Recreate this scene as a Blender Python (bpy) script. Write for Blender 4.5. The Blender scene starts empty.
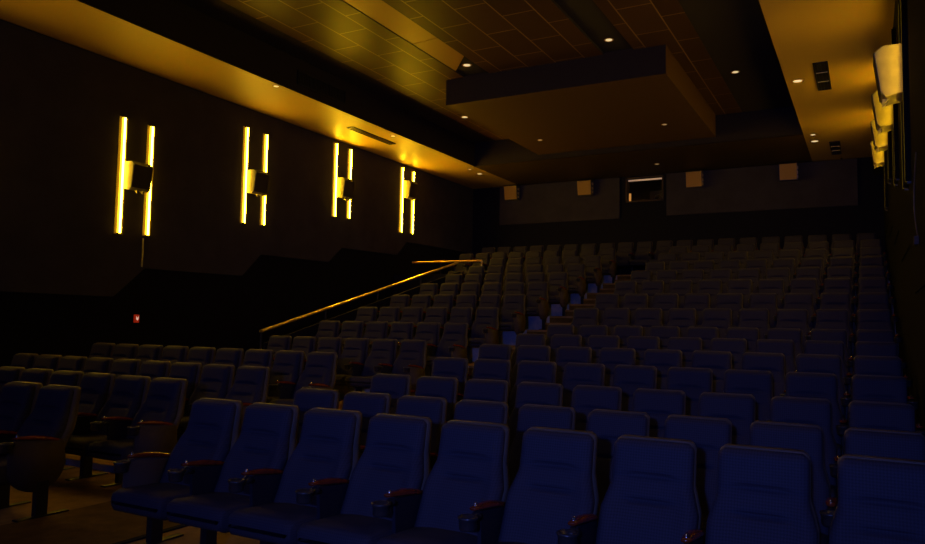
import bpy, bmesh, math, random
from mathutils import Vector, Matrix
random.seed(7)
C = bpy.context.scene.collection
sc = bpy.context.scene
PI = math.pi
EYE = 1.69                       # camera height above the front floor

# ------------------------------------------------------------------ materials
def mat(name, col, rough=.8, metal=0., spec=.5, emis=None, estr=0., bump=None, vary=None, sheen=0., weave=None):
    m = bpy.data.materials.new(name); m.use_nodes = True
    nt = m.node_tree; b = nt.nodes['Principled BSDF']
    b.inputs['Base Color'].default_value = (*col, 1)
    b.inputs['Roughness'].default_value = rough
    b.inputs['Metallic'].default_value = metal
    b.inputs['Specular IOR Level'].default_value = spec
    if sheen:
        b.inputs['Sheen Weight'].default_value = sheen
        b.inputs['Sheen Roughness'].default_value = .5
    if emis:
        b.inputs['Emission Color'].default_value = (*emis, 1)
        b.inputs['Emission Strength'].default_value = estr
    tc = nt.nodes.new('ShaderNodeTexCoord')
    def noise(scale, detail=3):
        n = nt.nodes.new('ShaderNodeTexNoise'); n.inputs['Scale'].default_value = scale
        n.inputs['Detail'].default_value = detail
        nt.links.new(tc.outputs['Object'], n.inputs['Vector']); return n
    if vary:
        scale, lo, hi = vary
        n = noise(scale, 4); r = nt.nodes.new('ShaderNodeValToRGB')
        r.color_ramp.elements[0].position = .3; r.color_ramp.elements[1].position = .7
        r.color_ramp.elements[0].color = (*[c*lo for c in col], 1)
        r.color_ramp.elements[1].color = (*[min(1, c*hi) for c in col], 1)
        nt.links.new(n.outputs['Fac'], r.inputs['Fac']); nt.links.new(r.outputs['Color'], b.inputs['Base Color'])
    if weave:                                   # fine diagonal weave of the upholstery
        w1 = nt.nodes.new('ShaderNodeMapping'); w1.inputs['Rotation'].default_value = (0, PI/4, 0); w1.inputs['Scale'].default_value = (1, 0, 1)
        nt.links.new(tc.outputs['Object'], w1.inputs['Vector'])
        ck = nt.nodes.new('ShaderNodeTexChecker'); ck.inputs['Scale'].default_value = weave
        ck.inputs['Color1'].default_value = (*[c*.84 for c in col], 1)
        ck.inputs['Color2'].default_value = (*[min(1, c*1.17) for c in col], 1)
        nt.links.new(w1.outputs['Vector'], ck.inputs['Vector'])
        nt.links.new(ck.outputs['Color'], b.inputs['Base Color'])
    if bump:
        scale, dist = bump
        n = noise(scale, 5); bp = nt.nodes.new('ShaderNodeBump')
        bp.inputs['Distance'].default_value = dist; bp.inputs['Strength'].default_value = .6
        nt.links.new(n.outputs['Fac'], bp.inputs['Height']); nt.links.new(bp.outputs['Normal'], b.inputs['Normal'])
    return m

M = {}
M['fabric'] = mat('seat_fabric', (.031, .029, .041), .85, spec=.25, weave=95)
M['shell'] = mat('seat_shell', (.085, .07, .06), .6, spec=.3, bump=(200, .001))
M['shell_dark'] = mat('seat_support', (.012, .012, .02), .6, spec=.3)
M['panel_taupe'] = mat('seat_side_panel', (.07, .05, .04), .8, spec=.2, bump=(300, .001))
M['wood'] = mat('arm_wood', (.19, .030, .008), .18, spec=.6, vary=(18, .7, 1.2))
M['black'] = mat('black_plastic', (.02, .02, .022), .28, spec=.6)
M['leg'] = mat('black_metal', (.015, .015, .018), .45, metal=.3)
M['matt_black'] = mat('matt_black', (.006, .006, .006), .85, spec=.1)
M['pale'] = mat('pale_grey', (.75, .6, .4), .5)
M['booth_orange'] = mat('booth_orange', (.9, .5, .2), .4, emis=(1, .42, .08), estr=.55)
M['chrome'] = mat('chrome', (.8, .78, .72), .12, metal=1)
M['tread'] = mat('tan_carpet', (.34, .21, .06), .95, spec=.1, vary=(5, .7, 1.15), bump=(160, .004))
M['riser'] = mat('blue_carpet', (.25, .33, .5), .95, spec=.1, vary=(3.5, .55, 1.35), bump=(160, .004))
_r = [n for n in M['riser'].node_tree.nodes if n.type == 'VALTORGB'][0].color_ramp      # blue carpet with pale cloudy flecks
_r.elements[0].position = .42; _r.elements[1].position = .72
_r.elements[0].color = (.18, .26, .42, 1); _r.elements[1].color = (.62, .52, .42, 1)
M['aisle'] = mat('brown_carpet', (.15, .09, .016), .95, spec=.1, vary=(6, .7, 1.2), bump=(160, .004))
M['wall'] = mat('navy_wall', (.006, .006, .011), .9, spec=.1, bump=(60, .003))
M['wallpad'] = mat('wall_fabric', (.042, .038, .055), .95, spec=.1, vary=(2.2, .85, 1.15), bump=(250, .002))
M['backwall'] = mat('back_wall_navy', (.010, .010, .020), .9, spec=.1)
M['backpad'] = mat('back_wall_fabric', (.045, .040, .055), .95, spec=.1, vary=(2.2, .85, 1.15), bump=(250, .002))
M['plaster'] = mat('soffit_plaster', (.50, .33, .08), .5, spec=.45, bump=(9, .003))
M['strip_lit_tone'] = mat('strip_lit_tone', (.50, .27, .05), .38, spec=.4)
M['plaster_dark'] = mat('dark_plaster', (.045, .04, .035), .8, spec=.2)
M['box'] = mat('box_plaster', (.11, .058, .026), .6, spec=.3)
M['back_dark'] = mat('back_ceiling_dark', (.06, .036, .014), .6, spec=.3)
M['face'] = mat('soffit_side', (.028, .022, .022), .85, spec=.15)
M['brass'] = mat('brass_rail', (.9, .68, .32), .30, metal=1)
M['brass_dull'] = mat('brass_dull', (.55, .38, .16), .45, metal=1)
M['speaker'] = mat('speaker_cloth', (.05, .042, .03), .9, spec=.2)
M['speaker_side'] = mat('speaker_cabinet', (.22, .19, .11), .42, spec=.4, vary=(6, .75, 1.1))
M['speaker_wood'] = mat('speaker_wood', (.42, .24, .06), .6, spec=.3)
M['alu'] = mat('brushed_aluminium', (.45, .44, .43), .35, metal=.8)
M['tube'] = mat('light_strip', (.9, .8, .5), .5, emis=(1.0, .56, .012), estr=140)
M['tube_low'] = mat('light_strip_dim', (.9, .8, .5), .5, emis=(1.0, .56, .02), estr=14)
M['tube_mid'] = mat('light_strip_mid', (.9, .8, .5), .5, emis=(1.0, .56, .02), estr=66)
M['tube_right'] = mat('light_strip_right', (.9, .8, .5), .5, emis=(1.0, .56, .012), estr=38)
M['tube_halo'] = mat('added_halo_glow', (.9, .8, .5), .5, emis=(1.0, .50, .01), estr=5)
M['downlight'] = mat('downlight_lens', (.8, .7, .5), .5, emis=(1.0, .72, .35), estr=.85)
M['downlight_dim'] = mat('downlight_lens_dim', (.8, .7, .5), .5, emis=(1.0, .6, .25), estr=.25)
M['halo_plate'] = mat('added_halo_plate', (.3, .25, .1), .6)
M['redlamp'] = mat('red_lamp', (.5, .02, .01), .4, emis=(1, .05, .01), estr=.16)
M['whitelamp'] = mat('white_lamp', (.9, .8, .7), .4, emis=(1, .6, .45), estr=.6)
M['booth_lamp'] = mat('booth_tube', (.9, .8, .7), .4, emis=(1, .6, .35), estr=.3)
M['screen'] = mat('added_blue_glow', (.5, .5, .5), .9, emis=(.13, .19, 1.0), estr=30)
def screen_glow():
    nt = M['screen'].node_tree; b = nt.nodes['Principled BSDF']
    tc = nt.nodes.new('ShaderNodeTexCoord'); mp = nt.nodes.new('ShaderNodeMapping'); gr = nt.nodes.new('ShaderNodeTexGradient'); gr.gradient_type = 'SPHERICAL'
    mp.vector_type = 'TEXTURE'; mp.inputs['Location'].default_value = (0, 0, 2.0); mp.inputs['Scale'].default_value = (6, 6, 3)
    mu = nt.nodes.new('ShaderNodeMath'); mu.operation = 'MULTIPLY_ADD'; mu.inputs[1].default_value = .5; mu.inputs[2].default_value = .15
    nt.links.new(tc.outputs['Object'], mp.inputs['Vector']); nt.links.new(mp.outputs['Vector'], gr.inputs['Vector'])
    nt.links.new(gr.outputs['Fac'], mu.inputs[0]); nt.links.new(mu.outputs[0], b.inputs['Emission Strength'])
screen_glow()
M['glass'] = mat('booth_glass', (1, 1, 1), .02, spec=.5)
M['glass'].node_tree.nodes['Principled BSDF'].inputs['Transmission Weight'].default_value = 1
M['grille'] = mat('vent_grille', (.025, .025, .028), .4, metal=.4)
M['slat'] = mat('vent_slat', (.42, .38, .36), .25, metal=.8)
M['cable'] = mat('grey_cable', (.12, .09, .08), .5)

# tiled ceiling: dark tiles in brick bond, paler grid between them
def tiles():
    m = mat('ceiling_tiles', (.1, .08, .06), .38, spec=.15)
    nt = m.node_tree; b = nt.nodes['Principled BSDF']
    tc = nt.nodes.new('ShaderNodeTexCoord'); mp = nt.nodes.new('ShaderNodeMapping')
    mp.inputs['Rotation'].default_value = (0, 0, PI/2)
    mp.inputs['Location'].default_value = (0.3, -.01, 0)
    br = nt.nodes.new('ShaderNodeTexBrick')
    br.offset = .5; br.inputs['Scale'].default_value = 1
    br.inputs['Brick Width'].default_value = 1.24; br.inputs['Row Height'].default_value = .62
    br.inputs['Mortar Size'].default_value = .012; br.inputs['Mortar Smooth'].default_value = .2
    br.inputs['Color1'].default_value = (.085, .046, .02, 1); br.inputs['Color2'].default_value = (.105, .056, .024, 1)
    br.inputs['Mortar'].default_value = (.35, .22, .09, 1)
    nt.links.new(tc.outputs['Object'], mp.inputs['Vector']); nt.links.new(mp.outputs['Vector'], br.inputs['Vector'])
    nt.links.new(br.outputs['Color'], b.inputs['Base Color'])
    return m
M['tiles'] = tiles()

# ------------------------------------------------------------------ mesh helpers
def link(name, bm, mats, parent=None, smooth=False, loc=None):
    me = bpy.data.meshes.new(name)
    bmesh.ops.recalc_face_normals(bm, faces=bm.faces[:])
    bm.to_mesh(me); bm.free()
    for m in (mats if isinstance(mats, (list, tuple)) else [mats]): me.materials.append(m)
    if smooth:
        for p in me.polygons: p.use_smooth = True
    o = bpy.data.objects.new(name, me); C.objects.link(o)
    if parent: o.parent = parent
    if loc: o.location = loc
    return o

def box(bm, x0, x1, y0, y1, z0, z1, mi=0, rot=None, piv=None, bev=0.):
    vs = [bm.verts.new((x, y, z)) for x in (x0, x1) for y in (y0, y1) for z in (z0, z1)]
    fs = []
    for q in ((0,1,3,2), (4,6,7,5), (0,4,5,1), (2,3,7,6), (0,2,6,4), (1,5,7,3)):
        f = bm.faces.new([vs[i] for i in q]); f.material_index = mi; fs.append(f)
    if bev:
        es = list({e for f in fs for e in f.edges})
        r = bmesh.ops.bevel(bm, geom=es, offset=bev, segments=2, affect='EDGES', profile=.6)
        vs = list({v for f in r['faces'] for v in f.verts} | {v for v in vs if v.is_valid})
        for f in {f for v in vs for f in v.link_faces}: f.material_index = mi
    if rot is not None:
        bmesh.ops.rotate(bm, verts=vs, cent=piv or (0,0,0), matrix=rot)
    return vs

def tube(bm, pts, r, n=8, mi=0, caps=True):
    rings = []
    P = [Vector(p) for p in pts]
    R = r if isinstance(r, (list, tuple)) else [r]*len(P)
    for i, p in enumerate(P):
        d = (P[min(i+1, len(P)-1)] - P[max(i-1, 0)]).normalized()
        a = d.cross(Vector((0,0,1)))
        if a.length < .01: a = d.cross(Vector((1,0,0)))
        a.normalize(); b = d.cross(a)
        rings.append([bm.verts.new(p + R[i]*(a*math.cos(2*PI*k/n) + b*math.sin(2*PI*k/n))) for k in range(n)])
    for A, B in zip(rings, rings[1:]):
        for k in range(n):
            bm.faces.new((A[k], A[(k+1)%n], B[(k+1)%n], B[k])).material_index = mi
    if caps:
        bm.faces.new(rings[0]).material_index = mi; bm.faces.new(rings[-1]).material_index = mi

def loft(bm, loops, mi=0, caps=True):
    rings = [[bm.verts.new(p) for p in L] for L in loops]
    n = len(rings[0])
    for A, B in zip(rings, rings[1:]):
        for k in range(n):
            bm.faces.new((A[k], A[(k+1)%n], B[(k+1)%n], B[k])).material_index = mi
    if caps:
        bm.faces.new(rings[0]).material_index = mi; bm.faces.new(rings[-1]).material_index = mi

def prism(bm, pts, axis, a, b, mi=0):
    """outline pts (two coordinates) pushed along axis from a to b"""
    def P(q, t):
        return {'x': (t, q[0], q[1]), 'y': (q[0], t, q[1]), 'z': (q[0], q[1], t)}[axis]
    A = [bm.verts.new(P(q, a)) for q in pts]; B = [bm.verts.new(P(q, b)) for q in pts]
    n = len(pts)
    for k in range(n): bm.faces.new((A[k], A[(k+1)%n], B[(k+1)%n], B[k])).material_index = mi
    bm.faces.new(A).material_index = mi; bm.faces.new(B).material_index = mi

def struct(o):
    o['kind'] = 'structure'; return o
def empty(name, loc=(0,0,0)):
    o = bpy.data.objects.new(name, None); C.objects.link(o); o.location = loc; return o
def tag(o, label, cat, group=None):
    o['label'] = label; o['category'] = cat
    if group: o['group'] = group
    return o
def B(): return bmesh.new()

# ------------------------------------------------------------------ seating plan
ROWS = ['A','B','C','D','E','F','G','H','I','J','K','L','M','N','O']
RY = dict(A=4.19,B=5.39,C=6.61,D=7.89,E=9.12,F=10.34,G=11.58,H=12.83,I=14.08,J=15.33,K=16.55,L=17.80,M=19.07,N=20.36,O=21.62)
RZ = dict(A=0,B=0,C=.075,D=.215,E=.36,F=.50,G=.65,H=.96,I=1.27,J=1.60,K=1.905,L=2.21,M=2.53,N=2.84,O=3.15)
XL, XR = -12.0, .42
YB = 22.6
ZS = 4.70 + EYE         # soffit height
ZT = 5.42 + EYE         # tile height
FRONT = -2.8
AISLE0, AISLE1 = -6.2, -4.93

# ------------------------------------------------------------------ floor
def platforms(rows, x0, x1, bm, zof, top, ris, back=YB):
    edges = [FRONT]
    for a, b in zip(rows, rows[1:]): edges.append(RY[a] + .05)
    edges.append(back)
    for i, r in enumerate(rows):
        y0, y1, z = edges[i], edges[i+1], zof(r)
        vs = box(bm, x0, x1, y0, y1, -.3, z, ris)
        for f in {f for v in vs for f in v.link_faces}:
            if f.calc_center_median().z > z-.001 and abs(f.normal.z) > .5 or len({round(v.co.z, 4) for v in f.verts}) == 1: f.material_index = top
bm = B()
platforms(ROWS, AISLE1, XR, bm, lambda r: RZ[r], 0, 1)
left_z = dict(RZ); left_z['F'] = .36
# left block: flat cross passage between row D and row F
Lrows = ['A','B','C','D']
edges = [FRONT, RY['A']+.05, RY['B']+.05, RY['C']+.05, RY['D']+.05, RY['F']+.05]
zs = [0, 0, .075, .215, .36]
def slab(bm, x0, x1, y0, y1, z, top=0, ris=1):
    vs = box(bm, x0, x1, y0, y1, -.3, z, ris)
    for f in {f for v in vs for f in v.link_faces}:
        if len({round(v.co.z, 4) for v in f.verts}) == 1: f.material_index = top
for i, z in enumerate(zs): slab(bm, XL, AISLE0, edges[i], edges[i+1], z)
up = ['G','H','I','J','K','L','M','N','O']
for i, r in enumerate(up):
    y0 = RY[ROWS[ROWS.index(r)-1]] + .05
    y1 = RY[r] + .05 if r != 'O' else YB
    slab(bm, -9.85 if r in 'GHIJKL' else XL, AISLE0, y0, y1, RZ[r])
slab(bm, XL, -9.85, RY['F']+.05, RY['L']+.05, .36)      # sunken entry passage
struct(link('floor', bm, [M['tread'], M['riser']]))
# aisle
bm = B()
slab(bm, AISLE0, AISLE1, FRONT, RY['B']+.05, 0, 0, 1)
for i, r in enumerate(ROWS[2:-1], 2):
    p = ROWS[i-1]; y0 = RY[p]+.05; y1 = RY[r]+.05
    if RZ[r]-RZ[p] > .2:
        slab(bm, AISLE0, AISLE1, y0-.3, y0, (RZ[r]+RZ[p])/2, 0, 1)
        slab(bm, AISLE0, AISLE1, y0, y1 - .3 if i < 13 and RZ[ROWS[i+1]]-RZ[r] > .2 else y1, RZ[r], 0, 1)
    else:
        slab(bm, AISLE0, AISLE1, y0, y1 - (.3 if RZ[ROWS[i+1]]-RZ[r] > .2 else 0), RZ[r], 0, 1)
slab(bm, AISLE0, AISLE1, RY['N']+.05, YB, RZ['O'], 0, 1)
struct(link('aisle_stairs', bm, [M['aisle'], M['aisle']]))
bm = B()
for i, r in enumerate(ROWS[2:], 2):                     # nosing strips, tan
    p = ROWS[i-1]; y0 = RY[p]+.05
    box(bm, AISLE0+.01, AISLE1-.01, y0-.006, y0+.05, RZ[r]-.035, RZ[r]+.006, 0)
    if RZ[r]-RZ[p] > .2:
        zz = (RZ[r]+RZ[p])/2
        box(bm, AISLE0+.01, AISLE1-.01, y0-.306, y0-.25, zz-.035, zz+.006, 0)
struct(link('trim_1', bm, M['tread']))
# carpet border line beside the front aisle
bm = B(); box(bm, AISLE1-.06, AISLE1+.0, FRONT+.1, RY['B'], -.01, .012, 0)
struct(link('trim_2', bm, M['backwall']))

# ------------------------------------------------------------------ walls
TOP = 8.2
bm = B(); box(bm, XL-.3, XL, FRONT-.3, YB+.3, -.3, TOP); struct(link('wall_left', bm, M['wall']))
bm = B(); box(bm, XR, XR+.3, FRONT-.3, YB+.3, -.3, TOP); struct(link('wall_right', bm, M['wall']))
bm = B(); box(bm, XL-.3, XR+.3, FRONT-.3, FRONT, -.3, TOP); struct(link('wall_front', bm, M['wall']))
# back wall with the projection window left open
wx0, wx1, wz0, wz1 = -6.60, -5.43, 3.88+EYE, 4.66+EYE
bm = B()
box(bm, XL, wx0, YB, YB+.3, -.3, TOP); box(bm, wx1, XR, YB, YB+.3, -.3, TOP)
box(bm, wx0, wx1, YB, YB+.3, -.3, wz0); box(bm, wx0, wx1, YB, YB+.3, wz1, TOP)
struct(link('wall_back', bm, M['backwall']))
# fabric panels on the back wall
bm = B(); box(bm, -10.95, -6.78, YB-.05, YB, 3.385+EYE, ZS-.02); struct(link('trim_3', bm, M['backpad']))
bm = B(); box(bm, -5.33, -.2, YB-.05, YB, 3.40+EYE, ZS-.02); struct(link('trim_4', bm, M['backpad']))
# stepped fabric cladding on the left wall
low = [(FRONT, 1.2), (5.7, 1.2), (6.2, 2.08), (8.75, 2.08), (9.39, 2.64), (11.87, 2.66), (12.42, 3.18), (14.8, 3.2), (15.33, 3.62), (17.9, 3.66), (18.4, 4.1), (YB-.05, 4.14)]
bm = B(); prism(bm, low + [(YB-.05, ZS-.02), (FRONT, ZS-.02)], 'x', XL, XL+.03); struct(link('trim_5', bm, M['wallpad']))
bm = B()
for y in (8.75, 11.9, 14.85, 17.95): pass
bm.free()
# right wall cladding
lowr = low
bm = B(); prism(bm, lowr + [(YB-.05, ZS-.02), (FRONT, ZS-.02)], 'x', XR-.012, XR); struct(link('trim_6', bm, M['wall']))

# ------------------------------------------------------------------ ceiling
SL, SR, SB = -10.25, -1.3, 19.35      # recess limits
bm = B()
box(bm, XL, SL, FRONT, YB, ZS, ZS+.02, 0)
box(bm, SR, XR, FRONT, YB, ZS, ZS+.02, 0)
box(bm, SL, SR, SB, YB, ZS, ZS+.02, 2)  # back band takes a darker colour than the side soffits
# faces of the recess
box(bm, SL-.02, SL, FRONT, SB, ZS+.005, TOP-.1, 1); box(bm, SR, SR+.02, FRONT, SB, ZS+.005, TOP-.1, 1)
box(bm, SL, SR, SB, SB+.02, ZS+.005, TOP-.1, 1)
struct(link('ceiling', bm, [M['plaster'], M['face'], M['back_dark']]))
# tile fields, plain strips between them
bm = B()
def plate(x0, x1, z, mi, h=.03, y0=FRONT, y1=SB): box(bm, x0, x1, y0, y1, z, z+h, mi)
plate(SL, -9.58, ZT, 1)
plate(-9.58, -7.72, ZT, 0)
plate(-7.10, -4.56, ZT, 0)
plate(-3.94, -2.68, ZT, 0)
plate(-2.68, SR, ZT, 1)
plate(-7.72, -7.10, ZT+.05, 1); plate(-4.56, -3.94, ZT+.05, 1)
for x in (-7.72, -7.10, -4.56, -3.94): box(bm, x-.004, x+.004, FRONT, SB, ZT+.002, ZT+.05, 1)
box(bm, SL, SR, FRONT, SB, ZT+.1, ZT+.12, 1)
struct(link('ceiling_tiles', bm, [M['tiles'], M['plaster_dark']]))
# lit part of left strip painted pale, jointed once, cut at the shadow edge
bm = B()
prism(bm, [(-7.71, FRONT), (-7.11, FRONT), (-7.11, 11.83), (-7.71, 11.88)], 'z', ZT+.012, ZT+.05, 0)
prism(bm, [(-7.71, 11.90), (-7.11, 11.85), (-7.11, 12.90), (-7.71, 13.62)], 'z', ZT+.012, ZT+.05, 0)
struct(link('trim_7', bm, M['strip_lit_tone']))

# hanging ceiling box
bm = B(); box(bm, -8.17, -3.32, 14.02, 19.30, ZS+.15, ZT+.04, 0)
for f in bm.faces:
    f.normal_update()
    if abs(f.calc_center_median().y-14.02) < .01: f.material_index = 1  # front face coloured darker to carry its shade
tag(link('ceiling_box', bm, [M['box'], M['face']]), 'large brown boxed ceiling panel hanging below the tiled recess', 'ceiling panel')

# ------------------------------------------------------------------ downlights, vents
def downlight(x, y, z, label, dim=False, r=.055, power=6):
    e = empty('downlight', (x, y, z))
    tag(e, label, 'ceiling light', 'recessed ceiling downlights')
    bm = B(); n = 20; h = .012
    loops = []
    for rr, zz in ((r, -.004), (r*1.45, -.006), (r*1.5, 0), (r*1.05, .001)):
        loops.append([(rr*math.cos(2*PI*k/n), rr*math.sin(2*PI*k/n), zz) for k in range(n)])
    loft(bm, loops, caps=False); link('rim', bm, M['speaker_wood'], e)
    bm = B(); bmesh.ops.create_circle(bm, cap_ends=True, radius=r, segments=n)
    for v in bm.verts: v.co.z = -.003 - .006*(1-(v.co.xy.length/r)**2)
    link('lens', bm, M['downlight_dim'] if dim else M['downlight'], e)
    if not dim:
        L = bpy.data.lights.new('lamp', 'SPOT'); L.energy = power; L.color = (1, .62, .22); L.spot_size = math.radians(95); L.spot_blend = .8; L.shadow_soft_size = .04
        lo = bpy.data.objects.new('lamp', L); C.objects.link(lo); lo.parent = e; lo.location = (0, 0, -.03)
    return e
downlight(-10.35, 10.99, ZS, 'downlight in the left soffit, nearest the viewer beside the black side vent')
downlight(-10.43, 15.29, ZS, 'downlight in the left soffit at the far end of the long slot vent')
downlight(-10.55, 19.62, ZS, 'smaller downlight where the left soffit meets the back ceiling', r=.045)
downlight(-10.59, 20.35, ZS, 'bright downlight at the back left corner of the ceiling', r=.075)
downlight(-1.10, 15.07, ZS, 'bright downlight in the right soffit beside the first louvred vent', r=.08)
downlight(-1.10, 19.45, ZS, 'smaller downlight at the back right corner of the recess', r=.055)
downlight(-1.10, 20.15, ZS, 'bright downlight in the right soffit before the far louvred vent', r=.08)
downlight(-5.27, 21.17, ZS, 'dim downlight in the back ceiling above the projection window', dim=True)
downlight(-7.47, 17.75, ZS+.15, 'dim downlight under the ceiling box, on its left half', dim=True)
downlight(-4.20, 17.60, ZS+.15, 'dim downlight under the ceiling box, on its right half', dim=True)
downlight(-7.36, 13.48, ZT+.048, 'bright downlight in the dark end of the left ceiling strip', r=.075)
downlight(-4.26, 13.44, ZT+.048, 'bright downlight in the dark ceiling strip right of centre', r=.065)
downlight(-9.20, 16.78, ZT, 'downlight in the tiled recess left of the ceiling box', r=.075)
downlight(-2.38, 16.20, ZT, 'downlight in the dark recess margin right of the ceiling box', r=.065)
downlight(-7.36, 5.2, ZT+.048, 'added unseen downlight in the left ceiling strip above the front rows', r=.07, power=24)  # three downlights added for more light at the front
downlight(-4.26, 5.2, ZT+.048, 'added unseen downlight in the ceiling strip right of centre above the front rows', r=.07, power=22)
downlight(-9.2, 8.5, ZT, 'added unseen downlight in the tiled recess above the left front seats', r=.07, power=10)
bm = B(); tube(bm, [(0,0,0), (0,0,-.05)], .012, 8); bmesh.ops.create_uvsphere(bm, u_segments=10, v_segments=6, radius=.03, matrix=Matrix.Translation((0,0,-.06)))
tag(link('sprinkler_pendant', bm, M['chrome'], loc=(-.57, 22.2, ZS)), 'tiny chrome sprinkler head in the ceiling by the back right corner', 'sprinkler')

def vent(x0, x1, y0, y1, label, ncross):
    e = empty('ceiling_vent', ((x0+x1)/2, (y0+y1)/2, ZS)); tag(e, label, 'vent')
    w, l = (x1-x0)/2, (y1-y0)/2
    bm = B()
    for a in ((-w, -w+.025, -l, l), (w-.025, w, -l, l), (-w, w, -l, -l+.03), (-w, w, l-.03, l)):
        box(bm, *a, -.02, 0)
    link('frame', bm, M['grille'], e)
    bm = B(); box(bm, -w+.02, w-.02, -l+.02, l-.02, -.004, 0); link('backing', bm, M['leg'], e)
    for k in range(ncross):
        y = -l + (k+1)*2*l/(ncross+1)
        bm = B(); box(bm, -w+.025, w-.025, y-.035, y+.035, -.018, -.012, rot=Matrix.Rotation(.5, 3, 'X'), piv=(0, y, -.012))
        link('louvre', bm, M['pale'], e)
    bm = B()
    n = max(2, int(2*w/.06))
    for k in range(1, n):
        x = -w+2*w*k/n; box(bm, x-.004, x+.004, -l+.03, l-.03, -.012, -.006)
    link('slat', bm, M['grille'], e)
vent(-.79, -.55, 14.15, 15.82, 'black louvred ceiling vent in the right soffit, nearer of two', 2)
vent(-.79, -.55, 20.35, 21.85, 'black louvred ceiling vent at the back end of the right soffit', 2)
e = empty('slot_vent', (-10.90, 15.05, ZS)); tag(e, 'long narrow slot vent in the lit left soffit', 'vent')
bm = B()
for a in ((-.10, -.085, -.92, .92), (.085, .10, -.92, .92), (-.10, .10, -.92, -.90), (-.10, .10, .90, .92)): box(bm, *a, -.02, 0)
link('frame', bm, M['grille'], e)
bm = B(); box(bm, -.085, .085, -.9, .9, -.004, 0); link('backing', bm, M['speaker_wood'], e)
bm = B()
for x in (-.03, .03): box(bm, x-.008, x+.008, -.9, .9, -.016, -.008)
link('slat', bm, M['grille'], e)
e = empty('wall_vent', (SL, 12.28, 5.03+EYE)); tag(e, 'black side vent set in the dark face of the left soffit', 'vent')
bm = B()
for a in ((-.8, .8, .12, .15), (-.8, .8, -.15, -.12), (-.8, -.77, -.15, .15), (.77, .8, -.15, .15)): box(bm, 0, .025, a[0], a[1], a[2], a[3])
link('frame', bm, M['grille'], e)
bm = B()
for k in range(1, 30): y = -.78+1.56*k/30; box(bm, .004, .014, y-.006, y+.006, -.12, .12)
for k in (-.26, .26): box(bm, .004, .022, k-.02, k+.02, -.12, .12)
link('fin', bm, M['grille'], e)
bm = B(); box(bm, .001, .004, -.77, .77, -.12, .12); link('backing', bm, M['leg'], e)

# ------------------------------------------------------------------ wall lights and side speakers
def strip_light(s, x, y, z0, z1, label, vis=True):
    """s=+1 faces +X (left wall), s=-1 faces -X"""
    e = empty('strip_sconce', (x, y, z0)); tag(e, label, 'wall light', 'yellow vertical strip lights')
    h = z1-z0
    bm = B(); 
    X0, X1 = sorted((0, s*.040)); box(bm, X0, X1, -.03, .03, -.01, h+.01)
    for a in (-.0315, .0285):
        X0, X1 = sorted((0, s*.056)); box(bm, X0, X1, a, a+.003, -.01, h+.01)
    link('housing', bm, M['matt_black'], e)
    if s > 0:
        bm = B(); box(bm, 0, .006, -.09, .09, -.02, h+.02); link('backplate', bm, M['halo_plate'], e)  # plate added to catch the edge glow as a halo
    bm = B()
    X0, X1 = sorted((s*.041, s*.048)); box(bm, X0, X1, -.024, .024, 0, h); link('diffuser', bm, (M['tube'] if y > 14 else M['tube_mid']) if s > 0 else (M['tube_low'] if y < 6 else M['tube_right']), e)
    bm = B()
    if s > 0:
        box(bm, .012, .050, -.0335, -.0318, 0, h); box(bm, .012, .050, .0318, .0335, 0, h)
    else: box(bm, -.038, -.006, .0305, .034, 0, h)
    link('halo_edge', bm, M['tube_halo'], e)  # glowing edges added for the halo beside each strip
    bm = B()
    for zz in (-.035, h+.01): box(bm, min(0, s*.04), max(0, s*.04), -.02, .02, zz, zz+.025)
    link('end_cap', bm, M['leg'], e)
    return e
def speaker(s, x, y, z, label, w=.42, h=.50, d=.31, dtop=.06):
    """tilted surround speaker; side faces pale, front cloth dark"""
    e = empty('mounted_speaker', (x, y, z)); tag(e, label, 'speaker', 'surround speakers on the side walls')
    bm = B()
    prof = [(0.05, h/2), (d*.72, h/2+.0), (d, h/2-.07), (d-.055, -h/2+.02), (d-.10, -h/2-.03), (.05, -h/2)]
    prism(bm, [(0,0)]*0 + [(s*a, b) for a, b in prof], 'y', -w/2, w/2)
    bmesh.ops.bevel(bm, geom=bm.edges[:], offset=.008, segments=2, affect='EDGES')
    link('cabinet', bm, M['speaker_side'], e)
    bm = B()
    q = [(d*.74, h/2+.004), (d+.006, h/2-.07), (d-.05, -h/2+.02), (d-.06, -h/2+.03), (d-.012, h/2-.075), (d*.72, h/2-.006)]
    prism(bm, [(s*a, b) for a, b in q], 'y', -w/2+.012, w/2-.012); link('grille', bm, M['speaker'], e)
    bm = B()
    box(bm, min(0, s*.02), max(0, s*.02), -.09, .09, -.14, .14)
    box(bm, min(s*.02, s*.09), max(s*.02, s*.09), -.03, .03, -.06, .06)
    prism(bm, [(s*.02, -.14), (s*.24, -h/2-.085), (s*.24, -h/2-.025), (s*.02, -.10)], 'y', -.07, -.05)
    prism(bm, [(s*.02, -.14), (s*.24, -h/2-.085), (s*.24, -h/2-.025), (s*.02, -.10)], 'y', .05, .07)
    link('bracket', bm, M['speaker_side'], e)
    bm = B(); box(bm, min(s*.10, s*.2), max(s*.10, s*.2), w/2, w/2+.015, -.05, .03); link('terminal_box', bm, M['black'], e)
    return e
zr = {'nearest': 2.77, 'second': 3.19, 'third': 3.58, 'farthest': 3.90}
FX = [(5.7, 1.2+EYE, 3.3+EYE, 2.3+EYE, 'added_near'),  # out-of-view lights and speaker, added for light at the front
      (8.78, 1.55+EYE, 3.68+EYE, 2.62+EYE, 'nearest'), (11.83, 2.13+EYE, 4.24+EYE, 3.05+EYE, 'second'),
      (14.95, 2.70+EYE, 4.58+EYE, 3.45+EYE, 'third'), (18.04, 2.66+EYE, 4.56+EYE, 3.93+EYE, 'farthest')]
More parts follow.
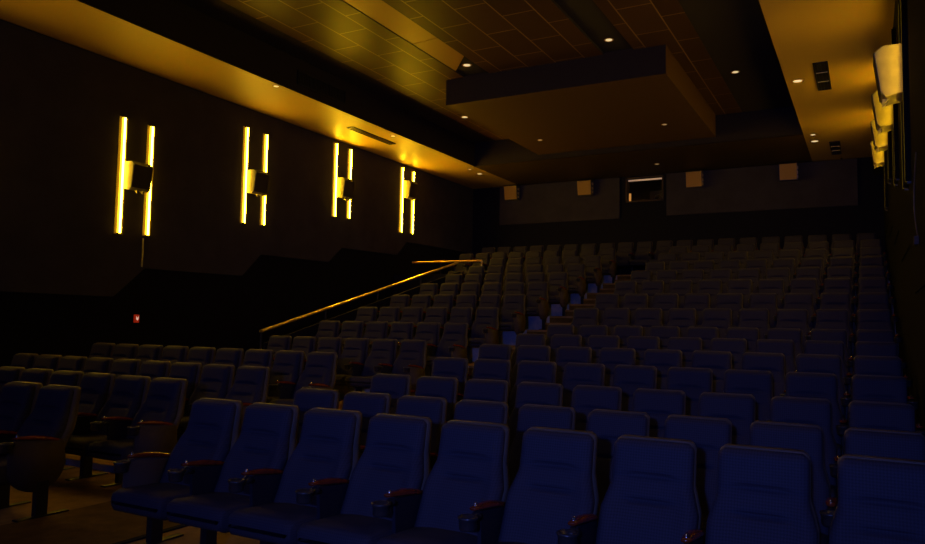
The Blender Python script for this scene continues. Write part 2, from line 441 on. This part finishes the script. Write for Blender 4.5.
for i, (y, z0, z1, zs_, nm) in enumerate(FX):
    for s, x, side in ((1, XL+.03, 'left'), (-1, XR-.012, 'right')):
        if s < 0 and nm == 'added_near': y = 4.1; zs_ = 2.5+EYE
        if s < 0 and nm in zr: zs_ = zr[nm]+EYE
        pos = {'nearest': 'nearest', 'second': 'second nearest', 'third': 'third nearest', 'farthest': 'farthest', 'front': 'forward out-of-view', 'added_near': 'added forwardmost'}[nm]
        strip_light(s, x, y, z0, z1, f'glowing yellow strip light before the {pos} speaker on the {side} wall')
        strip_light(s, x, y+.60, z0+.03, z1-.02, f'glowing yellow strip light behind the {pos} speaker on the {side} wall')
        if s > 0: speaker(s, x, y+.24, zs_, f'boxy tilted speaker between the {pos} pair of strips on the {side} wall')
        else: speaker(s, x, y+.30, zs_, f'boxy tilted speaker between the {pos} pair of strips on the {side} wall', h=.52)
# conduit under the nearest left lights
bm = B(); box(bm, XL+.03, XL+.04, 9.30, 9.33, 2.66, 3.2)
tag(link('conduit', bm, M['alu']), 'thin grey conduit running down below the nearest left strip light', 'conduit')

# ------------------------------------------------------------------ back wall speakers, projection window
def back_speaker(x0, x1, z0, z1, label):
    cx = (x0+x1)/2; e = empty('mounted_speaker', (cx, YB-.05, (z0+z1)/2)); tag(e, label, 'speaker', 'surround speakers on the back wall')
    w, h = .46, .50
    bm = B()
    prof = [(-.03, h/2), (-.22, h/2), (-.30, h/2-.06), (-.22, -h/2), (-.03, -h/2)]
    prism(bm, prof, 'x', -w/2, w/2); link('cabinet', bm, M['black'], e)
    bm = B()
    prism(bm, [(-.30, h/2-.055), (-.315, h/2-.06), (-.238, -h/2+.005), (-.222, -h/2+.01)], 'x', -w/2+.01, w/2-.01); link('grille', bm, M['speaker_wood'], e)
    bm = B()
    for zz in (.10, -.04, -.16): box(bm, w/2, w/2+.012, -.20, -.10, zz-.035, zz+.035)
    link('side_plate', bm, M['pale'], e)
    bm = B(); box(bm, -.08, .08, -.03, 0, -.12, .12); link('bracket', bm, M['black'], e)
back_speaker(-10.70, -10.15, 4.19+EYE, 4.68+EYE, 'small wall speaker nearest the left corner of the back wall')
back_speaker(-8.12, -7.58, 4.16+EYE, 4.67+EYE, 'small wall speaker just left of the projection window')
back_speaker(-4.75, -4.18, 4.17+EYE, 4.67+EYE, 'small wall speaker just right of the projection window')
back_speaker(-2.18, -1.62, 4.18+EYE, 4.68+EYE, 'small wall speaker nearest the right corner of the back wall')

w1 = struct(empty('window_1', ((wx0+wx1)/2, YB, wz0)))
W, H = wx1-wx0, wz1-wz0
bm = B()
for a in ((-W/2, -W/2+.04, 0, H), (W/2-.04, W/2, 0, H), (-W/2, W/2, 0, .04), (-W/2, W/2, H-.04, H)): box(bm, a[0], a[1], -.02, .28, a[2], a[3])
link('window_frame', bm, M['panel_taupe'], w1)
bm = B(); box(bm, -W/2+.04, W/2-.04, .20, .205, .04, H-.04); link('window_glass', bm, M['glass'], w1)
# booth behind
bm = B()
bx0, bx1, by0, by1, bz0, bz1 = -7.4, -4.6, YB+.3, YB+2.6, wz0-1.05, wz1+.35
box(bm, bx0, bx1, by1, by1+.05, bz0, bz1); box(bm, bx0-.05, bx0, by0, by1, bz0, bz1); box(bm, bx1, bx1+.05, by0, by1, bz0, bz1)
box(bm, bx0, bx1, by0, by1, bz0-.05, bz0); box(bm, bx0, bx1, by0, by1, bz1, bz1+.05)
struct(link('booth_room', bm, M['plaster_dark']))
bm = B(); tube(bm, [(-.54, 0, 0), (.54, 0, 0)], .022, 10)
tl = tag(link('tube_lamp', bm, M['booth_lamp'], loc=(-6.02, YB+.16, wz1-.07)), 'pale tube lamp across the top of the projection window', 'lamp')
bm = B(); box(bm, -.56, .56, -.02, .02, .02, .032); link('batten', bm, M['alu'], tl)
pj = empty('projector', (-5.70, YB+.85, wz0-.35)); tag(pj, 'dark film projector with round lens behind the booth window', 'projector')
bm = B(); box(bm, -.32, .32, -.2, .75, .12, .78, bev=.03); link('housing', bm, M['shell'], pj)
bm = B()
n = 24
prof = [(.10, -.2), (.115, -.24), (.115, -.42), (.10, -.44), (.085, -.42), (.085, -.26)]
loft(bm, [[(r*math.cos(2*PI*k/n), y, .5+r*math.sin(2*PI*k/n)) for k in range(n)] for r, y in prof], caps=False); link('lens_barrel', bm, M['alu'], pj)
bm = B(); bmesh.ops.create_circle(bm, cap_ends=True, radius=.085, segments=n, matrix=Matrix.Translation((0, -.27, .5)) @ Matrix.Rotation(PI/2, 4, 'X')); link('lens_glass', bm, M['black'], pj)
bm = B(); box(bm, -.1, .1, -.205, -.2, .2, .3); link('control_panel', bm, M['alu'], pj)
bm = B(); box(bm, -.25, .25, -.15, .7, -.70, .12); link('pedestal', bm, M['leg'], pj)
bm = B(); box(bm, -.03, .03, 0, .02, 0, .26)
bl = tag(link('indicator_lamp', bm, M['booth_orange'], loc=(-6.53, YB+.21+.02, wz0+.06)), 'small upright orange lamp at the window lower left corner', 'lamp')
bm = B(); box(bm, -.035, .035, .02, .03, -.01, .27); link('backplate', bm, M['black'], bl)

# ------------------------------------------------------------------ exit indicator, cable, rails
ex = empty('lit_sign', (XL, 9.26, EYE+0.0)); tag(ex, 'tiny red glowing box low on the dark left wall', 'indicator light')
bm = B(); box(bm, 0, .05, -.045, .045, -.075, .075, bev=.008); link('case', bm, M['redlamp'], ex)
bm = B(); prism(bm, [(-.025, .045), (0, .01), (.025, .045), (.022, -.01), (0, -.035), (-.022, -.01)], 'x', .05, .056); link('sign_face', bm, M['whitelamp'], ex)
bm = B()
pts = [(XR-.02, 7.75+.5*math.sin(PI*t)*1.0+.15*t*0, EYE+1.62-.78*t) for t in [i/16 for i in range(17)]]
tube(bm, pts, .006, 6); cb = link('hanging_cable', bm, M['cable'])
tag(cb, 'thin loose cable hanging on the right wall at the photo edge', 'cable')
bm = B(); box(bm, -.02, .02, -.05, .05, -.04, .04, bev=.008); o = link('connector', bm, M['panel_taupe'], cb); o.location = (XR-.035, 7.75, EYE+.82)
# slim bluish metal post at the right wall
bm = B(); tube(bm, [(XR-.035, 16.5, 1.905), (XR-.035, 16.5, EYE+1.0)], .014, 8); tube(bm, [(XR-.035, 16.5, EYE+.62), (XR, 16.5, EYE+.62)], .016, 8)
tag(link('wall_post', bm, M['chrome']), 'slim metal post glinting beside the right wall seats', 'post')

# brass rail above the sunken passage
hr = empty('handrail', (-9.85, 10.3, .36)); tag(hr, 'long brass handrail sloping up beside the sunken entry passage', 'handrail')
a0, a1 = Vector((0, 0, 1.50-.36)), Vector((0, 7.35, 3.355-.36))
bm = B(); oval = []
for q in (a0, a1):
    oval.append([(q.x + .055*math.copysign(abs(math.cos(a))**.6, math.cos(a)), q.y, q.z + .024*math.copysign(abs(math.sin(a))**.6, math.sin(a))) for a in [2*PI*k/20 for k in range(20)]])
loft(bm, oval); link('rail', bm, M['brass'], hr)
for t in (0, .25, .5, .75, .985):
    pt = a0.lerp(a1, t); y = pt.y
    g = 0 if t == 0 else pt.z-.22
    bm = B(); tube(bm, [(0, y, g), (0, y, pt.z-.02)], .018, 8); link('post', bm, M['leg'], hr)
struct_w = B()
# dark parapet under the rail, and behind the passage
prism(struct_w, [(10.39, .36), (17.85, .36), (17.85, 3.20-.05), (10.39, 1.50-.22)], 'x', -9.875, -9.825)
box(struct_w, XL, -9.875, 17.80, 17.85, .36, 2.53+.55)
struct(link('wall_parapet', struct_w, M['backwall']))
h2 = empty('guard_rail', (-9.27, 18.03, 2.53)); tag(h2, 'short level brass rail at the top of the entry passage', 'handrail')
bm = B(); tube(bm, [(-2.25, 0, .91), (0, 0, .91)], .026, 10); link('rail', bm, M['brass_dull'], h2)
for x in (-.0, -1.3): 
    bm = B(); tube(bm, [(x, 0, 0), (x, 0, .90)], .026 if x == 0 else .016, 8); link('post', bm, M['brass_dull'] if x == 0 else M['leg'], h2)

# ------------------------------------------------------------------ the cinema seat
def rr_loop(w, y_front, y_back, z, bulge, n=16, r=.03):
    """rounded rectangle section in XY at height z; front side carries the padding profile"""
    pts = []
    for k in range(n+1):                                  # front, left to right
        x = -w + r + (2*w-2*r)*k/n
        pts.append((x, y_front - bulge(x), z))
    for a in (30, 60): pts.append((w-r+r*math.sin(math.radians(a)), y_front - bulge(w-r)*.5 + r*(1-math.cos(math.radians(a))), z))
    pts.append((w, (y_front+y_back)/2, z))
    pts.append((w-.01, y_back, z)); pts.append((-w+.01, y_back, z)); pts.append((-w, (y_front+y_back)/2, z))
    for a in (60, 30): pts.append((-w+r-r*math.sin(math.radians(a)), y_front - bulge(-w+r)*.5 + r*(1-math.cos(math.radians(a))), z))
    return pts
def g(x, c, s): return math.exp(-((x-c)/s)**2)
def backrest(front):
    bm = B(); loops = []
    N = 64
    for i in range(N+1):
        t = i/N
        z = 1.055 - .655*t
        y = -.055*min(1, t/.36) - .215*max(0, (t-.36)/.64)  # upright head section, reclined below
        w = .2225 + (.262-.2225)*min(1, max(0, (t-.34)/.2))
        edge = 0
        if i == 0: w -= .030; edge = .030; z += .004
        elif i == 1: w -= .010; edge = .012
        elif i == 2: w -= .003; edge = .004
        th = .10 + .04*min(1, t*2)
        if front:
            def bul(x, t=t, edge=edge):
                b = .022*(1 if t < .27 else .35+.65*g(t, .37, .08))
                b *= 1 - (abs(x)/.26)**4
                b += .026*min(1, max(0, (t-.22)/.2))*min(1, max(0, (abs(x)-.15)/.06))      # side bolsters
                c = 1/(1+math.exp((abs(x)-.115)/.012))
                b -= .034*c*(g(t, .27, .017) + g(t, .47, .017))
                b += .012*g(t, .62, .13)
                return b - edge
            loops.append(rr_loop(w, y, y+th*.55, z, bul))
        else:
            loops.append(rr_loop(w+.003, y+th*.42, y+th*.95+.02, z + .008*max(0, 1-i/8), lambda x: 0))  # slightly oversize, so the paler rim stands for lit top edges
    loft(bm, loops); return bm
seat_meshes = {}
def seat_parts():
    P = {}
    P['backrest'] = (backrest(True), M['fabric'], True)
    P['back_shell'] = (backrest(False), M['shell'], True)
    bm = B(); loops = []                                    # seat cushion, rounded front
    for yy, z0, z1, w in ((-.668, .375, .41, .225), (-.662, .355, .435, .25), (-.65, .335, .46, .262), (-.60, .315, .475, .268), (-.42, .31, .465, .268), (-.20, .30, .455, .262), (-.14, .31, .44, .25)):
        L = []
        r = .03
        for x, z in ((-w, z0+r), (-w, z1-r), (-w+r*.3, z1-r*.3), (-w+r, z1), (-.1, z1+.008), (.1, z1+.008), (w-r, z1), (w-r*.3, z1-r*.3), (w, z1-r), (w, z0+r), (w-r, z0), (-w+r, z0)): L.append((x, yy, z))
        loops.append(L)
    loft(bm, loops); P['seat_cushion'] = (bm, M['fabric'], True)
    def arm():
        bm = B(); L = []
        for k in range(13):
            t = k/12; y = -.51 + .43*t; w = .034*(math.sin(PI*min(1, .12+t*.9))**.5)*1.05; h = .010+.012*math.sin(PI*t)
            zc = .682 + .014*math.sin(PI*t) - .062*t
            L.append([(w*math.cos(a), y, zc + h*math.sin(a)) for a in [2*PI*j/10 for j in range(10)]])
        loft(bm, L); return bm
    P['armrest'] = (arm(), M['wood'], True)
    bm = B()                                                # support between arm and frame
    prism(bm, [(-.44, .655), (-.14, .625), (-.12, .30), (-.34, .26), (-.42, .40)], 'x', -.012, .012)
    P['arm_support'] = (bm, M['shell_dark'], False)
    bm = B(); n = 16
    prof = [(.026, .575), (.044, .58), (.050, .595), (.048, .635), (.056, .64), (.056, .655), (.044, .655), (.040, .60), (.01, .595)]
    loft(bm, [[(r*math.cos(2*PI*k/n), -.565+r*math.sin(2*PI*k/n), z) for k in range(n)] for r, z in prof])
    tube(bm, [(0, -.52, .62), (0, -.47, .64), (0, -.42, .62)], [.022, .026, .02], 8)
    P['cup_holder'] = (bm, M['black'], True)
    bm = B(); bmesh.ops.create_uvsphere(bm, u_segments=10, v_segments=6, radius=.010, matrix=Matrix.Translation((0, -.478, .702))); tube(bm, [(0, -.478, .68), (0, -.478, .702)], .010, 8)
    P['knob'] = (bm, M['chrome'], True)
    bm = B(); box(bm, -.03, .03, -.30, -.20, .01, .30); box(bm, -.035, .035, -.46, .0, 0, .014, bev=.005)
    P['leg'] = (bm, M['leg'], False)
    bm = B()                                                # upholstered end panel, rounded below
    out = []
    for k in range(17):
        a = PI + PI*k/16
        out.append((-.30+.245*math.cos(a), .42+.20*math.sin(a)))
    out += [(-.06, .60), (-.10, .635), (-.50, .665), (-.535, .60)]
    prism(bm, out, 'x', -.028, .028)
    bmesh.ops.bevel(bm, geom=[e for e in bm.edges if abs(e.verts[0].co.x-e.verts[1].co.x) < 1e-5], offset=.014, segments=2, affect='EDGES')
    P['end_panel'] = (bm, M['panel_taupe'], True)
    return P
for k, (bm, m, sm) in seat_parts().items():
    me = bpy.data.meshes.new(k); bmesh.ops.recalc_face_normals(bm, faces=bm.faces[:]); bm.to_mesh(me); bm.free()
    me.materials.append(m)
    if sm:
        for p in me.polygons: p.use_smooth = True
    seat_meshes[k] = me
SP = .57
def seat(x_left, y, z, label, group, right_arm=False, end=None):
    e = empty('cinema_chair', (x_left+.2225, y, z)); tag(e, label, 'seat', group)
    def part(k, dx=0, lab=None, par=None):
        o = bpy.data.objects.new(k, seat_meshes[k]); C.objects.link(o); o.parent = par or e; o.location = (dx, 0, 0)
        if lab: o['label'] = lab
        return o
    part('backrest'); part('back_shell'); part('seat_cushion')
    for dx in ([-.285, .285] if right_arm else [-.285]):
        if end == 'R' and dx > 0: dx = .268
        ar = part('armrest', dx); part('cup_holder', dx); part('knob', 0, None, ar)
        if (end == 'L' and dx < 0) or (end == 'R' and dx > 0): part('end_panel', dx, 'taupe padded end panel')
        else: part('arm_support', dx)
        part('leg', dx)
    return e

ORD = ['zeroth','first','second','third','fourth','fifth','sixth','seventh','eighth','ninth','tenth','eleventh','twelfth','thirteenth','fourteenth','fifteenth','sixteenth','seventeenth','eighteenth','nineteenth','twentieth']
# camera
yaw, pitch, roll, FPX = math.radians(28.694), math.radians(4.0295), math.radians(1.0066), 742.83
fwd = Vector((-math.sin(yaw)*math.cos(pitch), math.cos(yaw)*math.cos(pitch), math.sin(pitch)))
right = Vector((math.cos(yaw), math.sin(yaw), 0)); upv = right.cross(fwd)
r2 = math.cos(roll)*right + math.sin(roll)*upv; u2 = -math.sin(roll)*right + math.cos(roll)*upv
cam = bpy.data.cameras.new('camera'); co = bpy.data.objects.new('camera', cam); C.objects.link(co)
mw = Matrix((r2, u2, -fwd)).transposed().to_4x4(); mw.translation = (0, 0, EYE); co.matrix_world = mw
cam.sensor_width = 36; cam.lens = FPX/925*36; cam.clip_start = .05; cam.clip_end = 200
sc.camera = co
def in_view(x, y, z):
    """does a seat here reach into the photographed part of the hall?"""
    for dx in (-.35, 0, .35):
        for dz in (.1, .6, 1.07):
            d = Vector((x+dx, y-.1, z+dz-EYE)); w = d.dot(fwd)
            if w < .2: continue
            u = 462.5 + FPX*d.dot(r2)/w; v = 272 - FPX*d.dot(u2)/w
            if -6 < u < 931 and -5 < v < 550: return True
    return False

for ri, r in enumerate(ROWS[:-1]):
    for n in range(9):
        x = -.151 - SP*n
        if not in_view(x+.22, RY[r], RZ[r]): continue
        who = 'at the aisle end' if n == 8 else ('beside the right wall' if n == 0 else f'{ORD[9-n]} from the aisle')
        rown = 'front row' if ri == 0 else f'{ORD[ri+1]} row'
        seat(x, RY[r], RZ[r], f'navy cinema seat {who} in the {rown} of the right block', f'seats in the {rown} of the right block', right_arm=(n == 0), end='L' if n == 8 else None)
li = 0
for r in ROWS[:-1]:
    if r == 'E': continue
    li += 1
    y = RY[r] if r != 'F' else 10.19
    nn = 6 if r in 'FGHIJKLM' else 9
    for n in range(nn):
        x = -6.70 - SP*n
        if not in_view(x+.22, y, left_z[r]): continue
        who = 'at the aisle end' if n == 0 else f'{ORD[n+1]} from the aisle'
        rown = 'front row' if li == 1 else f'{ORD[li]} row'
        seat(x, y, left_z[r], f'navy cinema seat {who} in the {rown} of the left block', f'seats in the {rown} of the left block', right_arm=(n == 0), end='R' if n == 0 else None)
for m in range(20):
    x = -.24 - .573*m
    if x < XL+.1: continue
    who = 'beside the right wall' if m == 0 else f'{ORD[m+1]} from the right wall'
    seat(x, RY['O'], RZ['O'], f'grey-looking cinema seat {who} in the unbroken back row', 'seats in the back row', right_arm=(m == 0))

# ------------------------------------------------------------------ added screen on the front wall (behind the camera), glowing blue for light
sn = empty('added_screen', (-5.8, FRONT+.12, 1.3)); tag(sn, 'wide unseen cinema screen added with a dim blue glow on the front wall', 'screen')
bm = B(); box(bm, -4.6, 4.6, -.01, .01, 0, 4.0); link('picture', bm, M['screen'], sn)
bm = B()
for a in ((-4.75, -4.6, -.1, 4.1), (4.6, 4.75, -.1, 4.1), (-4.6, 4.6, -.12, 0), (-4.6, 4.6, 4.0, 4.12)): box(bm, a[0], a[1], -.05, .05, a[2], a[3])
link('border', bm, M['leg'], sn)

# added unseen floodlight for the blue light on the seats, aimed up the right block
fl = empty('added_flood_lamp', (.08, FRONT+.06, 2.3)); tag(fl, 'added unseen black floodlight with a blue lens on the front wall', 'floodlight')
bm = B(); box(bm, -.06, .06, -.06, -.04, -.10, .10); box(bm, -.012, .012, -.04, .10, -.012, .012); link('bracket', bm, M['leg'], fl)
bm = B(); n = 24
prof = [(.05, .10), (.11, .14), (.13, .24), (.14, .34), (.125, .34), (.115, .26), (.06, .18)]
loft(bm, [[(r*math.cos(2*PI*k/n), y, r*math.sin(2*PI*k/n)) for k in range(n)] for r, y in prof]); link('housing', bm, M['black'], fl)
bm = B(); bmesh.ops.create_circle(bm, cap_ends=True, radius=.114, segments=n, matrix=Matrix.Translation((0, .27, 0)) @ Matrix.Rotation(PI/2, 4, 'X')); link('lens', bm, M['screen'], fl)
L = bpy.data.lights.new('beam', 'SPOT'); L.energy = 900; L.color = (.13, .20, 1); L.spot_size = math.radians(68); L.spot_blend = 1; L.shadow_soft_size = .08
lo = bpy.data.objects.new('beam', L); C.objects.link(lo); lo.parent = fl; lo.location = (0, .36, 0)
lo.rotation_euler = (Vector((-.26, 1, .0))).to_track_quat('-Z', 'Y').to_euler()

# ------------------------------------------------------------------ world and view
w = bpy.data.worlds.new('world'); sc.world = w; w.use_nodes = True
w.node_tree.nodes['Background'].inputs[0].default_value = (0, 0, 0, 1)
w.node_tree.nodes['Background'].inputs[1].default_value = 0
sc.view_settings.view_transform = 'Standard'; sc.view_settings.look = 'None'
sc.view_settings.exposure = 0; sc.view_settings.gamma = 1; sc.view_settings.use_curve_mapping = False
